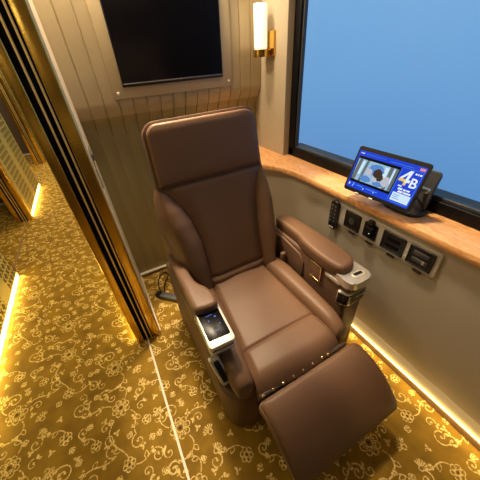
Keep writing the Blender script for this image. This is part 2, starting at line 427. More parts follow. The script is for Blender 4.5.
# back wall: vertical planks, the upper half standing proud and rounding back above the seat
YU, YL = 1.905, 1.985
def wall_back():
    bm = NB()
    def prof(z):
        if z > 1.40: return YU-.045*(z-1.40)
        if z < 1.24: return YL
        t = (1.40-z)/.16; return YU+(YL-YU)*(t*t*(3-2*t))
    zs = [0, .6, 1.0, 1.2]+[1.24+.16*k/10 for k in range(11)]+[1.6, 2.0, ZC]
    xs = []; x = -.045; g0 = .025
    grooves = [g0+.085*k for k in range(-1, 16)]
    for g in grooves:
        for d, dep in ((-.006, 0), (-.0022, 1), (.0022, 1), (.006, 0)): xs.append((g+d, dep))
    xs = [(-.05, 0)]+[q for q in xs if -.049 < q[0] < 1.3]+[(1.31, 0)]
    rows = []
    for xx, dep in xs:
        rows.append([bm.verts.new((xx, prof(z)+dep*(.006 if z > 1.2 else .0012), z)) for z in zs])
    for a, c in zip(rows, rows[1:]):
        for i in range(len(zs)-1):
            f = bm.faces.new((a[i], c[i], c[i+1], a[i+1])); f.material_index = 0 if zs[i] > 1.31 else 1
    return struct('wall_back', bm, [M['plank'], M['plank_shaded']], smooth=True, recalc=False, angle=25)
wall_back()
b = NB(); box(b, -.2, 1.312, 1.995, 2.06, 0, ZC); struct('wall_back_core', b, M['dark_wall'], smooth=False)
b = NB(); box(b, -.045, 1.0, 1.966, 1.984, 0, .028); struct('baseboard_back', b, M['skirt'], smooth=False)
b = NB(); box(b, -.045, 1.0, 1.958, 1.984, .028, .042, .003); struct('trim_1', b, M['paint_white'])

# partition between the corridor and the compartment, its end the door frame
b = NB(); box(b, -.195, -.048, 1.345, 10.3, .03, ZC); struct('wall_left', b, M['paint'], smooth=False)
b = NB(); box(b, -.170, -.060, 1.36, 10.3, 0, .03); struct('wall_left_plinth', b, M['skirt'], smooth=False)
b = NB(); box(b, -.2015, -.195, 1.345, 10.2, .045, ZC); struct('wall_corridor', b, M['perforated'], smooth=False)
d1 = NB(); box(d1, -.100, -.052, 1.290, 1.345, 0, ZC, .004); D1 = struct('door_1', d1, M['gold'])
b = NB(); box(b, -.203, -.162, 1.290, 1.345, 0, ZC, .004); obj('jamb_bar', b, M['gold'], D1)
for xa, xb in ((-.1395, -.1325), (-.1135, -.1065)):
    b = NB(); box(b, xa, xb, 1.290, 1.345, 0, ZC, .0015); obj('jamb_fin', b, M['gold_fin'], D1)
b = NB(); box(b, -.163, -.094, 1.335, 1.346, 0, ZC); obj('door_slot', b, M['black_matte'], D1, smooth=False)
for xa, xb in ((-.162,-.1395), (-.1325,-.1135), (-.1065,-.0995)):
    b = NB(); box(b, xa, xb, 1.306, 1.336, 0, ZC); obj('slot_brush', b, M['black_matte'], D1, smooth=False)
b = NB(); box(b, -.048, -.040, 1.30, 1.958, 0, .03, .002); struct('baseboard_left', b, M['paint_white'])
b = NB(); box(b, -.052, -.044, 1.292, 1.36, 0, ZC, .002); struct('trim_2', b, M['paint_white'])
lt = thing('door_latch', 'chrome latch plate with black slot on cream door post edge', 'latch', (-.044, 1.35, 1.16))
b = NB(); box(b, -.0445, -.0405, 1.31, 1.40, 1.215, 1.30, .0015); obj('plate', b, M['chrome'], lt)
b = NB(); box(b, -.0445, -.041, 1.315, 1.35, 1.12, 1.21, .001); obj('slot', b, M['black'], lt)
b = NB(); box(b, -.041, -.034, 1.34, 1.37, 1.245, 1.27, .002); obj('bolt', b, M['dark_grey'], lt)
# floor strip from the door post, and the matching one on the other side
b = NB(); box(b, -.144, -.132, -1.2, 1.29, 0, .004, .001); struct('trim_3', b, M['paint_white'])
b = NB(); box(b, -1.135, -1.120, 2.66, 3.87, 0, .003); struct('trim_4', b, M['skirt'], smooth=False)
b = NB(); box(b, -1.135, -1.120, 5.2, 6.55, 0, .003); struct('trim_5', b, M['skirt'], smooth=False)

# corridor, far side: wall lengths with perforated gold panels and slotted door frames between the openings
def corridor_wall(y0, y1, jamb_start, n, idx):
    b = NB(); box(b, -1.20, -1.075, y0+(.09 if jamb_start else 0), y1, .05, ZC); struct('wall_opposite_%d' % idx, b, M['dark_wall'], smooth=False)
    b = NB(); box(b, -1.075, -1.06, y0+(.10 if jamb_start else 0), y1-.01, .05, ZC, .002); struct('wall_panel_%d' % idx, b, M['perforated'], smooth=False)
    b = NB(); box(b, -1.20, -1.09, y0+.1, y1-.01, 0, .05); struct('wall_plinth_%d' % idx, b, M['skirt'], smooth=False)
    if jamb_start:
        k = NB(); box(k, -1.105, -1.055, y0, y0+.09, 0, ZC, .004); D = struct('door_%d' % idx, k, M['gold'])
        k = NB(); box(k, -1.22, -1.175, y0, y0+.09, 0, ZC, .004); obj('jamb_bar', k, M['gold'], D)
        for xa in (-1.155, -1.13):
            k = NB(); box(k, xa, xa+.007, y0, y0+.09, 0, ZC); obj('jamb_fin', k, M['gold_fin'], D, smooth=False)
        k = NB(); box(k, -1.176, -1.104, y0+.02, y0+.095, 0, ZC); obj('door_slot', k, M['black_matte'], D, smooth=False)
    else:
        k = NB(); box(k, -1.205, -1.058, y1-.012, y1, .02, ZC, .003); struct('trim_%d' % (5+idx), k, M['gold'])
corridor_wall(-.6, 2.645, False, 0, 2)
corridor_wall(3.875, 5.19, True, 1, 3)
corridor_wall(6.55, 7.9, True, 2, 4)
# inner ends of the compartments behind the openings
for k, y in enumerate((4.70, 7.6)):
    b = NB(); box(b, -2.7, -1.20, y, y+.06, 0, ZC); struct('wall_inner_%d' % (k+1), b, M['dark_wall'], smooth=False)
    b = NB(); box(b, -2.7, -1.20, y-.012, y, .0, .03); struct('baseboard_inner_%d' % (k+1), b, M['paint_white'], smooth=False)

def led(name, x0, x1, y0, y1, z0, z1, label, m, group=None):
    b = NB(); box(b, x0, x1, y0, y1, z0, z1, .003, 2); return tag(obj(name, b, m), label, 'light strip', group)
led('light_strip', -1.088, -1.062, 1.0, 2.63, .004, .046, 'glowing warm light strip under nearest perforated corridor panel, left image edge', M['led'])
led('light_strip', -1.088, -1.062, 3.99, 5.17, .004, .046, 'glowing warm light strip under far perforated panel beyond the slotted gold post', M['led'])
led('light_strip', -.2025, -.175, 1.348, 2.9, .004, .043, 'warm light strip at foot of the near gold door post, glowing on carpet', M['led'])

# right side: wood sill with a rounded corner, wall below, lit ledge at the floor
SE = [(1.085,-1.3),(1.085,-.4),(1.085,.3),(1.085,.9),(1.083,1.22),(1.070,1.35),(1.036,1.455),(.980,1.555),(.915,1.635),(.86,1.72),(.83,1.82),(.82,1.983)]
def sill_curve(off):
    P = [p for p in smooth_path([(x, y, 0) for x, y in SE], 5)]
    out = []
    for i, p in enumerate(P):
        t = (P[min(i+1, len(P)-1)]-P[max(i-1,0)]).normalized()
        nrm = Vector((t.y, -t.x, 0))
        q = p+nrm*off; out.append(Vector((q.x, min(q.y, 1.984), 0)))
    return out
def sweep(bm, prof, closed=True):                        # prof: (offset into the wall, z)
    curves = [sill_curve(o) for o, z in prof]
    n = len(curves[0]); secs = []
    for i in range(n):
        secs.append([Vector((curves[k][i].x, curves[k][i].y, z(curves[k][i].y) if callable(z) else z)) for k, (o, z) in enumerate(prof)])
    loft(bm, secs, caps=closed, closed=closed)
b = NB()
lip = [(.0,.925),(.004,.936),(.012,.940)]
front = sill_curve(0); inner = sill_curve(.012)
secs = []
for i in range(len(front)):
    f, g = front[i], inner[i]
    secs.append([Vector((f.x+.02, f.y, .900)), Vector((f.x+.004, f.y, .902)), Vector((f.x, f.y, .910)), Vector((f.x, f.y, .928)), Vector((f.x+.004, f.y, .937)), Vector((g.x+.002, g.y, .940)), Vector((1.30, g.y, .940)), Vector((1.30, g.y, .900))])
loft(b, secs)
sill = tag(obj('window_sill', b, M['wood']), 'orange burl wood window ledge curving along the grey wall', 'window sill')
b = NB()
zb = lambda y: .118 if y > .02 else (.118-.118*min(1, ((.02-y)/.30)**1.6))
sweep(b, [(.030,.902),(.030,.70),(.034,.50),(.043,.25),(.052,zb),(.070,zb),(.13,zb),(.13,.902)])
struct('wall_right', b, M['lower_wall'])
b = NB()
sweep(b, [(.026,0),(.026,.048),(.029,.052),(.0345,.052),(.0365,.060),(.042,.085),(.047,.108),(.050,.122),(.11,.122),(.11,0)])
struct('baseboard_right', b, M['ledge'])
b = NB()
sweep(b, [(.0235,.0),(.0235,.044),(.0259,.046),(.0259,.0)])
struct('trim_8', b, M['skirt'])
b = NB()
sweep(b, [(.0245,.0525),(.0300,.0525),(.0300,.0560),(.0250,.0560)])
tag(obj('light_strip', b, M['led_soft']), 'thin warm light strip along the ledge under the right grey wall', 'light strip')

# window, its frame and the pillar beside it
b = NB(); box(b, 1.22, 1.312, 1.605, 1.984, .90, ZC); struct('wall_pillar', b, M['pillar'], smooth=False)
b = NB(); box(b, 1.30, 1.40, -1.3, 1.62, 0, 1.0); struct('wall_right_outer', b, M['dark_wall'], smooth=False)
b = NB(); box(b, 1.28, 1.40, -1.3, 1.62, 2.2, ZC); struct('wall_right_head', b, M['pillar'], smooth=False)
b = NB()
box(b, 1.268, 1.31, -.95, 1.60, .940, 1.000, .006)
box(b, 1.268, 1.31, 1.548, 1.61, .940, 2.2, .006)
box(b, 1.268, 1.31, -1.0, -.93, .940, 2.2, .006)
W1 = struct('window_1', b, M['frame_black'])
b = NB(); box(b, 1.284, 1.31, -.95, 1.545, .995, 1.014, .003); box(b, 1.284, 1.31, 1.538, 1.552, .995, 2.2, .003); obj('window_bead', b, M['dark_grey'], W1)
b = NB(); box(b, 1.296, 1.300, -.95, 1.545, 1.0, 2.2); obj('window_glass', b, M['glass'], W1, smooth=False)
b = NB(); box(b, 1.28, 1.40, -1.3, -.99, .9, 2.2); struct('wall_right_near', b, M['pillar'], smooth=False)

# ------------------------------------------------------------------ television and its panel
PX0, PX1, PZ0, PZ1 = .178, .972, 1.414, 2.12
def lean(b, k, z0=1.40):
    for v in b.verts: v.co.y -= k*(v.co.z-z0)
    return b
pn = thing('mounting_panel', 'flat beige panel framing the black television on plank wall', 'panel', (.6, YU, PZ0))
b = NB(); box(b, PX0, PX1, YU-.012, YU-.001, PZ0, PZ1, .003); obj('board', lean(b,.05), M['panel'], pn)
for x, z in ((PX0+.028, PZ0+.032), (PX1-.030, PZ0+.032), (PX0+.028, PZ1-.03), (PX1-.03, PZ1-.03)):
    b = NB(); bmesh.ops.create_uvsphere(b, u_segments=14, v_segments=8, radius=.0085)
    bmesh.ops.scale(b, verts=b.verts[:], vec=(1,.5,1)); bmesh.ops.translate(b, verts=b.verts[:], vec=(x, YU-.0125, z)); obj('screw_cap', lean(b,.05), M['paint_white'], pn)
tv = thing('television', 'large black wall television above the brown leather recliner', 'television', (.58, YU-.03, 1.475))
TX0, TX1, TZ0, TZ1 = .241, .893, 1.474, 1.965
b = NB(); box(b, TX0, TX1, YU-.030, YU-.0135, TZ0, TZ1, .002); obj('case', lean(b,.075), M['black'], tv)
b = NB(); box(b, TX0+.006, TX1-.006, YU-.0312, YU-.0295, TZ0+.022, TZ1-.006); obj('screen', lean(b,.075), M['black_gloss'], tv, smooth=False)
b = NB(); box(b, TX0+.003, TX1-.003, YU-.034, YU-.029, TZ0+.014, TZ0+.0185, .001); obj('lower_strip', lean(b,.075), M['grey_metal'], tv)

# ------------------------------------------------------------------ wall sconce
def sconce(loc, label, dirx=-1):
    x, y, z = loc
    t = thing('wall_sconce', label, 'lamp', (x, y, z))
    b = NB(); box(b, x-.016, x, y-.055, y+.055, z, z+.135, .003); obj('back_plate', b, M['brass'], t)
    cx, cy = x-.078, y+.004
    b = NB(); tube(b, [(x-.014, cy, z+.03), (cx+.03, cy, z+.03)], .012, 12); obj('arm', b, M['brass'], t)
    b = NB(); lathe(b, [(.030,z-.002),(.049,z),(.050,z+.004),(.050,z+.040),(.047,z+.042),(.040,z+.042)], cx, cy); obj('cup', b, M['brass'], t)
    b = NB(); lathe(b, [(.040,z+.042),(.042,z+.06),(.042,z+.262),(.040,z+.267),(.033,z+.267),(.033,z+.05)], cx, cy); obj('glass_shade', b, M['lamp_glass'], t)
    return t
sconce((1.22, 1.780, 1.568), 'lit frosted glass tube sconce with brass cup on pillar beside window')

# ------------------------------------------------------------------ the recliner
CH = thing('reclining_armchair', 'large brown leather reclining armchair with raised footrest and headrest', 'armchair', (.5, .85, 0))
LM = M['leather']
b = NB(); box(b, .22, .80, .52, 1.30, .02, .34, .03); obj('base', b, M['leather_dark'], CH)
# curved side shells
def shell(sign, name, x_out, ztop_tab, front_end):
    path = []
    for y in (1.34, 1.2, 1.0, .85, .78, .72, .68, .655, .64, .62, .60): path.append((x_out, y))
    cx, cy, R = x_out+sign*.105, .585, .105
    for k in range(1, 13):
        a = PI/2*k/12*.93
        path.append((cx-sign*R*math.cos(a), cy-R*1.05*math.sin(a)))
    path.append((front_end, path[-1][1]-.006))
    secs = []
    for i, p in enumerate(path):
        a, c = path[max(i-1,0)], path[min(i+1, len(path)-1)]
        tx, ty = c[0]-a[0], c[1]-a[1]; l = math.hypot(tx, ty); nx, ny = ty/l, -tx/l      # left normal
        if sign > 0: nx, ny = -nx, -ny
        zt = interp(ztop_tab, p[1] if i < 11 else .60-.012*(i-10))
        T = .055; r = .02; z0 = .03
        inn = lambda d, z: Vector((p[0]+nx*d, p[1]+ny*d, z))
        s = [inn(.004,z0), inn(0,z0+.02), inn(0,zt-r)]
        for k in range(1,5):
            q = PI/2*k/4; s.append(inn(r*(1-math.cos(q)), zt-r+r*math.sin(q)))
        for k in range(0,5):
            q = PI/2*k/4; s.append(inn(T-r+r*math.sin(q), zt-r+r*math.cos(q)))
        s.append(inn(T, z0)); secs.append(s)
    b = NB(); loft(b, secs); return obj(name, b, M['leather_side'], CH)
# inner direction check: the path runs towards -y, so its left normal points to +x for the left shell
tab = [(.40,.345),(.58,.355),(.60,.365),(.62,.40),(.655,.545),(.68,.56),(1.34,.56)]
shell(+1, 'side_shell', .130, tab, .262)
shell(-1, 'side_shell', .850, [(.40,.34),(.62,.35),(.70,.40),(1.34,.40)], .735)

# seat cushion centre panel between the seams, with a cross seam and a rounded front
def seat_pt(u, v):
    y = 1.10+(.428-1.10)*v
    xl = .338+(.250-.338)*((1.10-y)/.68); xr = .700+(.716-.700)*((1.10-y)/.68)
    x = xl+(xr-xl)*u
    z = .468+.012*math.sin(PI*u)-.006*math.sin(PI*v)
    z += .009*(1-math.exp(-((y-.612)/.008)**2))+.005*math.exp(-((y-.53)/.07)**2)
    if y < .51: z -= .062*((.51-y)/.082)**2.4
    e = min(u, 1-u); z -= .020*math.exp(-(e/.035)**2)
    return Vector((x, y-.02*math.sin(PI*u)*(v**6), z))
b = NB(); solid_grid(b, seat_pt, lambda u, v: Vector((seat_pt(u,v).x, max(seat_pt(u,v).y, .445), .33)), 44, 130)
obj('seat_cushion', b, LM, CH)
def bolster(path):                                       # (centre x, y, half width, top z, bottom z)
    b = NB(); secs = []
    P = smooth_path([(p[0], p[1], p[3]) for p in path], 5); Wd = smooth_path([(p[2], p[4], 0) for p in path], 5)
    for q, w in zip(P, Wd):
        n = 22; s = []
        for k in range(n):
            a = 2*PI*k/n; c, si = math.cos(a), math.sin(a)
            hh = (q.z-w.y)/2; e = .72
            s.append(Vector((q.x+w.x*math.copysign(abs(c)**e, c), q.y, (q.z+w.y)/2+hh*math.copysign(abs(si)**e, si))))
        secs.append(s)
    loft(b, secs); return obj('seat_bolster', b, LM, CH)
bolster([(.268,1.10,.066,.485,.34),(.262,1.0,.070,.497,.34),(.246,.85,.074,.500,.34),(.230,.70,.066,.500,.34),(.220,.58,.054,.497,.345),(.217,.52,.049,.485,.345),(.219,.485,.043,.462,.35),(.223,.472,.033,.435,.36),(.226,.464,.016,.410,.375)])
bolster([(.762,1.10,.058,.485,.34),(.766,1.0,.062,.500,.34),(.766,.85,.060,.503,.34),(.764,.70,.054,.503,.34),(.762,.58,.050,.500,.345),(.760,.52,.046,.488,.345),(.757,.475,.041,.464,.35),(.754,.460,.032,.435,.36),(.752,.452,.016,.410,.375)])

# backrest: everything in the reclined plane (x, s along the back, h out of it)
B0 = Vector((0, 1.08, .46)); BD = Vector((0, .29, .88)).normalized(); BN = Vector((0, -BD.z, BD.y))
def bk(x, s, h): return Vector((x, 0, 0))+B0+BD*s+BN*h
XL = [(-.05,.338),(.03,.337),(.18,.345),(.30,.342),(.42,.322),(.50,.295),(.57,.252),(.635,.208)]
XR = [(-.05,.699),(.04,.699),(.18,.703),(.27,.706),(.43,.726),(.50,.742),(.57,.770),(.635,.806)]
OL = [(-.05,.235),(.06,.205),(.18,.176),(.30,.166),(.42,.150),(.50,.153),(.57,.165),(.635,.186)]
OR = [(-.05,.790),(.06,.808),(.18,.836),(.30,.848),(.42,.852),(.50,.843),(.57,.830),(.635,.818)]
def centre(u, v):
    s = -.04+.675*v; x = interp(XL,s)+(interp(XR,s)-interp(XL,s))*u
    e = min(u, 1-u)
    h = .004+.026*(1-math.exp(-(e/.09)**1.4))-.012*math.sin(PI*u)
    h -= .013*math.exp(-((s-.062)/.009)**2)
    h += .006*math.exp(-((s-.035)/.02)**2)
    h -= .010*math.exp(-((.640-s)/.02)**2)
    return bk(x, s, h)
b = NB(); solid_grid(b, centre, lambda u, v: bk(interp(XL,-.04+.675*v)+(interp(XR,-.04+.675*v)-interp(XL,-.04+.675*v))*u, -.04+.675*v, -.07), 40, 60)
obj('backrest', b, LM, CH)
def wing(inner, outer):
    def f(u, v):
        s = -.04+.675*v; x = interp(inner,s)+(interp(outer,s)-interp(inner,s))*u
        wd = abs(interp(outer,s)-interp(inner,s))
        amp = min(.075, .34*wd+.012)*min(1,(v/.10+.25))
        fade = 1-math.exp(-((.64-s)/.05)**2)
        h = -.004+amp*(math.sin(PI*min(1,u*.94+.0))**.62)*(.35+.65*fade)
        if u > .62: h -= .045*((u-.62)/.38)**2
        return bk(x, s, h)
    b = NB(); solid_grid(b, f, lambda u, v: bk(interp(inner,-.04+.675*v)+(interp(outer,-.04+.675*v)-interp(inner,-.04+.675*v))*u, -.04+.675*v, -.095), 22, 48)
    return obj('backrest_wing', b, LM, CH)
wing(XL, OL); wing(XR, OR)
# back shell
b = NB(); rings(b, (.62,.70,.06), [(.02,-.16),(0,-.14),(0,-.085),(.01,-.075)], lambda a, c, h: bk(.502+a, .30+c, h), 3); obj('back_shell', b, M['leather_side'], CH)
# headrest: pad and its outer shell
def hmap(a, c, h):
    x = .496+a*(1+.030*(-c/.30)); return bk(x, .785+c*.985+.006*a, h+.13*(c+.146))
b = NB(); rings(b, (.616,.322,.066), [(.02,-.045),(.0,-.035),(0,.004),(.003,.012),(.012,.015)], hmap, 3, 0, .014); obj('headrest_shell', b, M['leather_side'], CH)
b = NB(); rings(b, (.584,.292,.054), [(.0,.004),(0,.022),(.002,.028),(.006,.033),(.013,.036),(.04,.038)], hmap, 6, 0, .012); obj('headrest', b, LM, CH)

# footrest: raised, its face bowing down at the lower end
FC = smooth_path([(.402,.438,0),(.360,.432,0),(.312,.414,0),(.255,.378,0),(.190,.318,0),(.125,.238,0)], 8)
FCL = [(Vector((0, p.x, p.y))) for p in FC]
def fmap(a, c, h):                                       # a,c in a unit pad .50 wide, .38 long; c>0 is the top edge
    v = min(1, max(0, .5-c/.38)); f = v*(len(FCL)-1); i = min(int(f), len(FCL)-2); t = f-i
    p = FCL[i].lerp(FCL[i+1], t); j0, j1 = max(i-1,0), min(i+2, len(FCL)-1)
    d = (FCL[j1]-FCL[j0]).normalized(); n = Vector((0, d.z, -d.y))
    if n.z < 0: n = -n
    xl = .228+.018*v; xr = .784+.042*v
    return Vector(((xl+xr)/2+a/.50*(xr-xl), 0, 0))+p+n*h
b = NB(); rings(b, (.50,.38,.030), [(.02,-.105),(.004,-.095),(0,-.075),(0,-.030),(.003,-.014),(.009,-.005),(.018,0),(.04,.004)], fmap, 16, 16)
FR = obj('footrest', b, LM, CH)
b = NB()
ring = [fmap(a, c, -.018) for a, c in rrect(.5,.38,.030,8,14)]
tube(b, ring+[ring[0]], .0032, 6); obj('piping', b, LM, FR)
b = NB(); box(b, .27, .73, .43, .50, .28, .40, .01); obj('hinge', b, M['black'], CH)
for x in (.262,.312,.365,.42,.475,.53,.585,.62):
    b = NB(); bmesh.ops.create_uvsphere(b, u_segments=10, v_segments=6, radius=.0075); bmesh.ops.translate(b, verts=b.verts[:], vec=(x, .418, .436)); obj('stud', b, M['stud'], CH)
b = NB(); tube(b, [(.25,.424,.420),(.74,.422,.420)], .010, 8); obj('hinge_bar', b, M['leather_dark'], CH)

# left armrest
b = NB(); pad(b, path_closed([(.140,1.235),(.155,1.283),(.188,1.276),(.212,1.225),(.206,1.09),(.214,.975),(.248,.905),(.258,.830),(.238,.783),(.150,.795),(.135,.840),(.138,.98)], 5), .578, .668, .022)
obj('arm_pad', b, LM, CH)
b = NB(); box(b, .136, .215, .85, 1.26, .50, .59, .012); obj('arm_support', b, M['leather_side'], CH)
b = NB(); pts = [(.128,.615),(.138,.604),(.236,.600),(.247,.612),(.262,.86),(.140,.87)]
poly_prism(b, pts, .600, .624, .004); cp = obj('control_panel', b, M['silver_pale'], CH)
b = NB(); poly_prism(b, [(.139,.645),(.143,.640),(.233,.634),(.238,.640),(.250,.85),(.146,.86)], .6235, .6252, .0006)
ic = []
for k, (x, y, w, h) in enumerate([(.17,.80,.03,.004),(.19,.785,.05,.004),(.175,.765,.03,.003),(.20,.815,.04,.004),(.165,.825,.02,.004),(.21,.745,.008,.008),(.175,.735,.006,.006),(.185,.675,.018,.003),(.215,.70,.006,.006)]):
    ic.append([(x,y,.6256),(x+w,y,.6256),(x+w,y+h,.6256),(x,y+h,.6256)])
bmesh.ops.recalc_face_normals(b, faces=b.faces[:])
for q in ic: b.faces.new([b.verts.new(p) for p in q]).material_index = 1
ts = obj('touch_screen', b, [M['screen_glass'], M['s_icon']], cp, recalc=False)
b = NB(); poly_prism(b, [(.130,.622),(.140,.611),(.234,.607),(.244,.618),(.256,.84),(.142,.85)], .582, .600); obj('dark_slit', b, M['black'], cp, smooth=False)
b = NB(); poly_prism(b, [(.127,.618),(.137,.606),(.236,.602),(.247,.614),(.262,.86),(.138,.87)], .566, .583, .004); obj('lower_trim', b, M['silver'], cp)
# recessed slot in the shell's front, framed in silver
def slotmap(a, c, h):
    t = Vector((.025, -.075, -.14)).normalized(); o = Vector((.150, .596, .455)); u = Vector((1, .12, 0)).normalized(); n = u.cross(t); 
    if n.y > 0: n = -n
    return o+u*a+t*(-c)+n*h
b = NB(); rings(b, (.046,.150,.014), [(0,-.02),(0,.004),(.003,.007)], slotmap, 2); sf = obj('slot_frame', b, M['silver_pale'], CH)
b = NB(); rings(b, (.026,.118,.009), [(0,-.01),(0,.0075),(.001,.008)], slotmap, 2); obj('slot', b, M['black'], sf)

# right console
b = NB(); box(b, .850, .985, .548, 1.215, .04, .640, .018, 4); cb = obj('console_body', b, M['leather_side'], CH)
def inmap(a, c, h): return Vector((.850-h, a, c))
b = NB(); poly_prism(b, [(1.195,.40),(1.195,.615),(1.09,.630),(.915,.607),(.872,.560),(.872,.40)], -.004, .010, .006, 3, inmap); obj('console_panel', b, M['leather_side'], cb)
b = NB(); pad(b, path_closed([(.868,1.185),(.90,1.205),(.955,1.185),(.978,1.05),(.984,.80),(.980,.685),(.955,.628),(.905,.605),(.858,.612),(.838,.66),(.835,.78),(.845,.90),(.862,.97),(.866,1.08)], 5), .636, .715, .024)
obj('arm_pad', b, LM, CH)
b = NB(); box(b, .840, .852, .730, .806, .530, .628, .004); lc = obj('latch', b, M['leather'], cb)
b = NB()
box(b, .837, .843, .724, .732, .526, .632, .001); box(b, .837, .843, .724, .810, .524, .531, .001); box(b, .837, .843, .724, .810, .628, .635, .001)
obj('latch_frame', b, M['stud'], lc)
b = NB(); poly_prism(b, path_closed([(.842,.62),(.840,.56),(.850,.536),(.88,.524),(.95,.524),(.982,.536),(.990,.565),(.988,.66),(.96,.70),(.87,.70)], 4), .622, .668, .008, 3); tr = obj('front_trim', b, M['silver'], CH)
b = NB(); rings(b, (.075,.036,.017), [(0,.660),(0,.669),(.004,.6705)], lambda a, c, h: Vector((.930+a, .574+c-.06*a, h)), 2); obj('release_frame', b, M['silver_pale'], tr)
b = NB(); rings(b, (.054,.018,.008), [(0,.665),(0,.6712),(.001,.6715)], lambda a, c, h: Vector((.930+a, .574+c-.06*a, h)), 2); obj('release_slot', b, M['black'], tr)
b = NB(); box(b, .8405, .852, .70, .60, .606, .628, .002); obj('side_trim', b, M['silver'], tr)
b = NB(); poly_prism(b, path_closed([(.842,.60),(.841,.565),(.850,.543),(.88,.536),(.955,.536),(.982,.545),(.990,.568),(.989,.60)], 4), .500, .585, .005, 2); sk = obj('socket_frame', b, M['silver'], CH)
b = NB(); poly_prism(b, path_closed([(.8395,.592),(.839,.565),(.848,.541),(.88,.534),(.955,.534),(.984,.543),(.992,.568),(.991,.592)], 4), .510, .576, .002, 2); s2 = obj('socket', b, M['black_gloss'], sk)
b = NB(); box(b, .905, .970, .530, .535, .548, .556, .001); obj('socket_mark', b, M['silver_pale'], s2)
# belt tab between back and seat
b = NB(); box(b, .800, .835, 1.02, 1.05, .44, .545, .010); obj('belt_tab', b, M['leather_side'], CH)

# cable and connector on the carpet behind the seat
cb2 = thing('power_cable', 'loose black cable loop with grey connector on carpet behind the recliner', 'cable', (.1, 1.7, 0))
b = NB()
tube(b, smooth_path([(.215,1.62,.03),(.19,1.80,.012),(.165,1.905,.010),(.12,1.90,.010),(.070,1.82,.008),(.062,1.73,.010),(.075,1.67,.014),(.10,1.64,.02)], 8), .0052, 8)
tube(b, smooth_path([(.225,1.72,.03),(.18,1.83,.02),(.14,1.80,.016),(.105,1.73,.02),(.09,1.665,.02)], 8), .0045, 8)
obj('cord', b, M['black'], cb2)
def plugmap(a, c, h):
    d = Vector((.14,-.145,0)).normalized(); n = Vector((d.y,-d.x,0)); return Vector((.110,1.585,0))+d*a+n*c+Vector((0,0,h))
b = NB(); rings(b, (.165,.055,.010), [(.003,.002),(0,.006),(0,.030),(.004,.036),(.010,.038)], plugmap, 2); obj('connector', b, M['grey_metal'], cb2)
b = NB(); rings(b, (.050,.050,.012), [(.003,.002),(0,.006),(0,.034),(.006,.042)], lambda a, c, h: plugmap(a-.10, c, h), 2); obj('plug', b, M['black'], cb2)

# ------------------------------------------------------------------ right wall control plate
wx = 1.115
SP = thing('socket_panel', 'grey wall plate with row of black sockets below the wood sill', 'socket panel', (wx, .62, .80))
def wmap(a, c, h): return Vector((wx-h, a, c))
def wrect(y0, y1, z0, z1, r, prof, inner=2):
    b = NB(); rings(b, (y1-y0, z1-z0, r), prof, lambda a, c, h: Vector((wx-h, (y0+y1)/2+a, (z0+z1)/2+c)), inner); return b
obj('plate', wrect(.335,.955,.735,.868,.012,[(0,-.004),(0,.008),(.003,.012),(.008,.013)]), M['plate_grey'], SP)
mods = [(.742,.848),(.638,.718),(.488,.608),(.355,.470)]
for k, (y0, y1) in enumerate(mods):
    z0, z1 = (.750,.855) if k != 1 else (.757,.848)
    nm = ('speaker_module','plug_module','socket_module','socket_module')[k]
    mo = obj(nm, wrect(y0,y1,z0,z1,.008,[(0,.006),(0,.016),(.002,.0185),(.005,.0185),(.008,.0155),(.012,.0150)]), M['black'], SP)
    yc, zc = (y0+y1)/2, (z0+z1)/2
    if k == 0:
        b = NB(); lathe(b, [(.020,0),(.020,.004),(.016,.006),(.006,.006)], 0, 0, 24)
        bmesh.ops.rotate(b, verts=b.verts[:], cent=(0,0,0), matrix=Matrix.Rotation(-PI/2, 3, 'Y')); bmesh.ops.translate(b, verts=b.verts[:], vec=(wx-.0148, yc, zc)); obj('knob', b, M['dark_grey'], mo)
    elif k == 1:
        b = NB(); box(b, wx-.035, wx-.012, yc-.026, yc+.026, zc-.026, zc+.030, .006); obj('plug', b, M['black_matte'], mo)
        b = NB(); box(b, wx-.030, wx-.012, yc-.016, yc+.016, z1-.006, z1+.022, .004); obj('clip', b, M['black'], mo)
        b = NB(); box(b, wx-.0358, wx-.034, yc-.012, yc-.008, zc-.004, zc, 0); obj('pilot_light', b, M['s_white'], mo, smooth=False)
    else:
        for dz in (.018,-.018):
            b = NB(); box(b, wx-.0165, wx-.011, yc-.034, yc+.034, zc+dz-.011, zc+dz+.011, .002); obj('socket_bay', b, M['dark_grey'] if k == 3 else M['black_matte'], mo)
        if k == 3:
            b = NB(); box(b, wx-.0172, wx-.016, yc-.022, yc-.014, zc-.026, zc-.006, 0); obj('socket_contact', b, M['silver'], mo, smooth=False)
    b = NB(); box(b, wx-.014, wx-.006, yc-.028, yc+.014, .722, .735, .002); obj('name_tab', b, M['leather_dark'], SP)
rm = thing('remote_control', 'slim black remote control held at the left end of grey socket plate', 'remote control', (wx-.012, .925, .79))
obj('case', wrect(.890,.950,.690,.880,.026,[(0,.0145),(0,.026),(.003,.031),(.010,.033)],3), M['black'], rm)
for i, z in enumerate((.85,.825,.80,.775,.75)):
    for y in (.908,.932):
        b = NB(); bmesh.ops.create_uvsphere(b, u_segments=8, v_segments=5, radius=.006); bmesh.ops.scale(b, verts=b.verts[:], vec=(.4,1,1)); bmesh.ops.translate(b, verts=b.verts[:], vec=(wx-.0335, y, z)); obj('button', b, M['grey_metal'], rm)
b = NB(); box(b, wx-.0345, wx-.030, .902, .938, .703, .712, .001); obj('bright_mark', b, M['silver_pale'], rm)

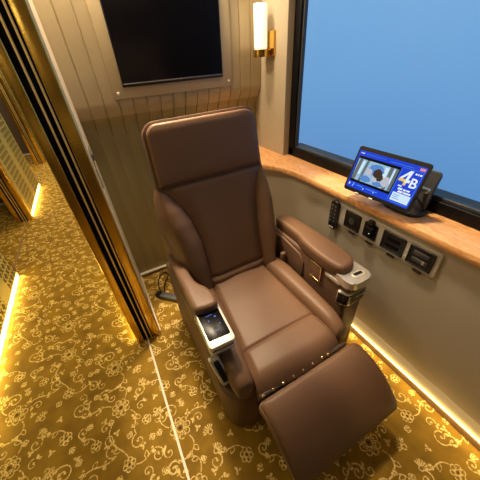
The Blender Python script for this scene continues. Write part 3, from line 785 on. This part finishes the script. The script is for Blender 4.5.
# ------------------------------------------------------------------ tablet on its stand
tc0 = Vector((1.097,.688,1.095)); U = Vector((.104,-.994,-.032)).normalized(); V = Vector((.325,.003,.946)); V = (V-U*V.dot(U)).normalized(); N = U.cross(V)
if N.x > 0: N = -N
TWd, THt = .333, .2147
def tm(a, c, h): return tc0+U*a+V*c+N*h
TAB = thing('tablet', 'black tablet display showing 4B on a blue screen above sill', 'tablet', tuple(tm(0,-THt/2,-.006)))
b = NB(); rings(b, (TWd,THt,.014), [(.003,-.012),(0,-.009),(0,-.002),(.002,0)], tm, 2); obj('case', b, M['black'], TAB)
b = NB(); rings(b, (TWd-.022,THt-.036,.003), [(0,-.002),(0,.0006)], tm, 2); SCB = b; SMATS = [M['s_blue']]
def rect(b, x0, x1, y0, y1, h, skew=0):                 # in screen units 0..1 from the lower left
    w, hh = TWd-.022, THt-.036
    ps = [(x0,y0),(x1,y0),(x1+skew,y1),(x0+skew,y1)]
    b.faces.new([b.verts.new(tm((x-.5)*w, (y-.5)*hh, h)) for x, y in ps])
def blob(b, x, y, rx, ry, h, n=18, j=.12):
    w, hh = TWd-.022, THt-.036
    b.faces.new([b.verts.new(tm((x+rx*math.cos(2*PI*k/n)*(1+random.uniform(-j,j))-.5)*w, (y+ry*math.sin(2*PI*k/n)*(1+random.uniform(-j,j))-.5)*hh, h)) for k in range(n)])
def layer(name, m, items, kind='r'):
    if m not in SMATS: SMATS.append(m)
    n0 = len(SCB.faces)
    for it in items: (rect if kind == 'r' else blob)(SCB, *it)
    SCB.faces.ensure_lookup_table()
    for f in SCB.faces[n0:]: f.material_index = SMATS.index(m)
h0 = .0008
layer('video_border', M['s_black'], [(.02,.69,.17,.86,h0)])
layer('video_picture', M['s_pale'], [(.035,.675,.235,.795,h0*1.4)])
layer('video_walls', M['s_grey'], [(.035,.09,.235,.795,h0*1.7,.02),(.15,.19,.235,.795,h0*1.7,.03),(.55,.60,.235,.795,h0*1.7),(.635,.675,.235,.795,h0*1.7)])
layer('video_windows', M['s_cyan'], [(.10,.14,.40,.76,h0*1.8,.02),(.485,.54,.45,.76,h0*1.8),(.61,.63,.40,.76,h0*1.8)])
layer('video_blue_shape', M['s_mid'], [(.37,.62,.12,.15,h0*2.0),(.25,.33,.09,.08,h0*2.0),(.47,.30,.08,.06,h0*2.0)], 'b')
layer('video_pale_shape', M['s_skin'], [(.27,.53,.06,.09,h0*2.2),(.56,.42,.06,.13,h0*2.2),(.40,.40,.05,.07,h0*2.2)], 'b')
layer('video_dark_shape', M['s_brown'], [(.41,.55,.075,.11,h0*2.4),(.46,.47,.05,.09,h0*2.4)], 'b')
layer('caption_lines', M['s_white'], [(.03,.09,.925,.945,h0),(.285,.30,.05,.085,h0),(.46,.47,.05,.085,h0),(.10,.11,.05,.085,h0),(.03,.05,.07,.13,h0)])
layer('faint_lines', M['s_lite'], [(.12,.44,.93,.937,h0),(.50,.84,.915,.925,h0),(.70,.985,.875,.882,h0),(.17,.28,.10,.12,h0),(.33,.52,.09,.11,h0),(.10,.13,.08,.15,h0),(.72,.97,.035,.045,h0),(.695,.70,.05,.85,h0),(.98,.985,.05,.875,h0)])
layer('small_emblem', M['s_red'], [(.915,.985,.905,.965,h0)])
layer('info_card', M['s_cyan'], [(.725,.975,.075,.285,h0)])
layer('card_lines', M['s_lite'], [(.745,.83,.22,.235,h0*1.5),(.745,.82,.175,.19,h0*1.5),(.745,.84,.13,.145,h0*1.5)])
layer('small_lettering', M['s_white'], [(.745,.80,.44,.47,h0),(.76,.82,.365,.415,h0,.01),(.835,.87,.365,.41,h0,.01),(.88,.925,.37,.41,h0,.01),(.775,.84,.30,.345,h0,.01),(.85,.95,.305,.345,h0,.01),(.89,.915,.785,.825,h0),(.925,.94,.785,.825,h0),(.95,.975,.785,.825,h0)])
SC = obj('screen', SCB, SMATS, TAB, smooth=False, recalc=False)
def glyph(ch, x, y, size, m, name, shear=0, h=h0*3, bold=.02, clip=None):
    cu = bpy.data.curves.new('g', 'FONT'); cu.body = ch; cu.size = 1; cu.offset = bold; cu.shear = shear
    o = bpy.data.objects.new('g', cu); COL.objects.link(o)
    bpy.context.view_layer.update()
    me = bpy.data.meshes.new_from_object(o.evaluated_get(bpy.context.evaluated_depsgraph_get()))
    bpy.data.objects.remove(o); bpy.data.curves.remove(cu)
    b = NB(); b.from_mesh(me); bpy.data.meshes.remove(me)
    if clip is not None:
        bmesh.ops.bisect_plane(b, geom=b.verts[:]+b.edges[:]+b.faces[:], plane_co=(0,clip,0), plane_no=(.35,1,0), clear_outer=True)
    w, hh = TWd-.022, THt-.036
    for v in b.verts: v.co = tm((x-.5)*w+v.co.x*size, (y-.5)*hh+v.co.y*size, h)
    return obj(name, b, m, SC, smooth=False)
b = NB()
for mi, h, q in ((0, h0*3, [(.52,0),(.76,0),(.98,1),(.74,1)]), (0, h0*3.2, [(.72,1),(.98,1),(.30,.40),(.06,.40)]), (0, h0*3.4, [(.60,.22),(1.02,.22),(1.05,.40),(.64,.40)]), (1, h0*3.6, [(.02,.22),(.62,.22),(.66,.40),(.06,.40)]), (1, h0*3.8, [(.52,0),(.76,0),(.80,.18),(.56,.18)])):
    f = b.faces.new([b.verts.new(tm((.712+x*.155-.5)*(TWd-.022), (.49+y*.36-.5)*(THt-.036), h)) for x, y in q]); f.material_index = mi
obj('seat_number', b, [M['s_white'], M['s_yellow']], SC, smooth=False, recalc=False)
glyph('B', .872, .485, .056, M['s_white'], 'seat_letter', 0, h0*3, .02)
for a in (-.045, .030):
    b = NB(); box(b, a-.010, a+.010, -.006, .004, -.010, .004, .002)
    for v in b.verts: v.co = tm(v.co.x-.04, -THt/2+v.co.y, v.co.z+.0)
    obj('clamp_foot', b, M['silver_pale'], TAB)
ST = thing('tablet_stand', 'dark grey folding stand on the wood sill behind the tablet', 'stand', (1.21,.60,.94))
b = NB(); rings(b, (.125,.19,.055), [(.002,.9405),(0,.943),(0,.950),(.004,.954)], lambda a, c, h: Vector((1.205+a, .605+c, h)), 3); obj('foot', b, M['dark_grey'], ST)
def pm(a, c, h):                                        # upright plate
    d = Vector((.045,0,.20)).normalized(); n = Vector((-d.z,0,d.x)); return Vector((1.222,.605,.955))+Vector((0,a,0))+d*c+n*h
b = NB(); rings(b, (.160,.180,.02), [(.002,-.012),(0,-.009),(0,.004),(.003,.007)], lambda a, c, h: pm(a, c+.088, h), 3); obj('upright', b, M['dark_grey'], ST)
b = NB()
for a in (-.055,.055): tube(b, [pm(a,.09,.006), tm(.02+(.09 if a < 0 else -.06), -.02, -.013)], .009, 8)
obj('arm', b, M['dark_grey'], ST)
b = NB(); tube(b, [pm(-.07,.02,.012), tm(.13,-.01,-.013)], .005, 8); obj('brace', b, M['black'], ST)
b = NB(); box(b, 1.165, 1.19, .515, .56, 1.06, 1.078, .004); obj('hinge_block', b, M['silver_pale'], ST)
b = NB(); tube(b, [(1.16,.70,.952), tm(.0,-.10,-.012)], .010, 8); obj('prop', b, M['black'], ST)

# ------------------------------------------------------------------ light
def area(name, loc, size, power, color, rot=(0,0,0), sizey=None, spread=PI):
    l = bpy.data.lights.new(name, 'AREA'); l.energy = power; l.color = color; l.size = size
    if sizey: l.shape = 'RECTANGLE'; l.size_y = sizey
    l.spread = spread
    o = bpy.data.objects.new(name, l); COL.objects.link(o); o.location = loc; o.rotation_euler = rot; return o
WARM = (1, .80, .55)
def spot(name, loc, target, power, color, angle, blend, radius=.05):
    l = bpy.data.lights.new(name, 'SPOT'); l.energy = power; l.color = color; l.spot_size = math.radians(angle); l.spot_blend = blend; l.shadow_soft_size = radius
    o = bpy.data.objects.new(name, l); COL.objects.link(o); o.location = loc
    o.rotation_euler = (Vector(target)-Vector(loc)).to_track_quat('-Z', 'Y').to_euler(); return o
area('fill_lamp', (.80, .90, 2.33), .2, 2.6, WARM)
spot('ceiling_spot', (.36, 1.55, 2.33), (.42, .94, 0), 222, WARM, 41, .35, .08)
area('ceiling_lamp', (.80, 1.74, 2.33), .14, 12, WARM)
area('ceiling_lamp', (.18, 1.72, 2.33), .14, 13, WARM)
spot('sill_fill_spot', (.80, .95, 2.33), (1.12, .62, .70), 115, WARM, 42, .3, .07)  # unseen spot added to brighten the sill and right wall
area('near_fill', (-.75, -1.0, 2.33), .3, 3, WARM)  # unseen lamp added behind the camera to brighten what the gold reflects
YEL = (1, .79, .40)
area('corridor_lamp', (-.62, .9, 2.33), .25, 6, YEL)
area('corridor_lamp', (-.62, 2.4, 2.33), .3, 20, YEL)
area('corridor_lamp', (-.62, 4.2, 2.33), .3, 24, YEL)
area('corridor_lamp', (-.62, 6.2, 2.33), .3, 30, YEL)
area('corridor_lamp', (-.62, 8.4, 2.33), .3, 30, YEL)
area('compartment_lamp', (-1.9, 3.2, 2.33), .3, 3, WARM)
area('compartment_lamp', (-1.9, 6.2, 2.33), .3, 24, WARM)

area('ledge_light', (1.100, .25, .056), 2.2, 2.2, (1,.70,.26), (0, math.radians(38), 0), .012)  # unseen area lamp added beside the ledge strip to brighten the carpet
bpy.data.objects['ledge_light'].data.size = .012; bpy.data.objects['ledge_light'].data.size_y = 2.2

w = bpy.data.worlds.new('sky'); S.world = w; w.use_nodes = True; nt = w.node_tree
bg = nt.nodes['Background']; tcw = nt.nodes.new('ShaderNodeTexCoord'); sx = nt.nodes.new('ShaderNodeSeparateXYZ')
nt.links.new(tcw.outputs['Generated'], sx.inputs[0])
mr = nt.nodes.new('ShaderNodeMapRange'); mr.inputs['From Min'].default_value = -.50; mr.inputs['From Max'].default_value = .20
nt.links.new(sx.outputs['Z'], mr.inputs['Value'])
cr = nt.nodes.new('ShaderNodeValToRGB'); e = cr.color_ramp.elements
e[0].color = (.095,.255,.54,1); e[1].color = (.22,.46,.76,1)
nt.links.new(mr.outputs[0], cr.inputs[0]); nt.links.new(cr.outputs[0], bg.inputs['Color']); bg.inputs['Strength'].default_value = 1.0

# ------------------------------------------------------------------ camera
cam = bpy.data.cameras.new('camera'); cam.sensor_width = 36; cam.lens = 258.548/480*36; cam.clip_start = .02
co = bpy.data.objects.new('camera', cam); COL.objects.link(co)
R = Matrix(((0.87380832,0.3260938,-0.36072407),(-0.48256745,0.49014017,-0.72587277),(-0.05989725,0.80834736,0.58565081)))
co.matrix_world = Matrix.Translation((0,0,1.6)) @ R.to_4x4()
S.camera = co
vs = S.view_settings; vs.view_transform = 'Standard'; vs.look = 'None'; vs.gamma = 1; vs.use_curve_mapping = False; vs.exposure = 0
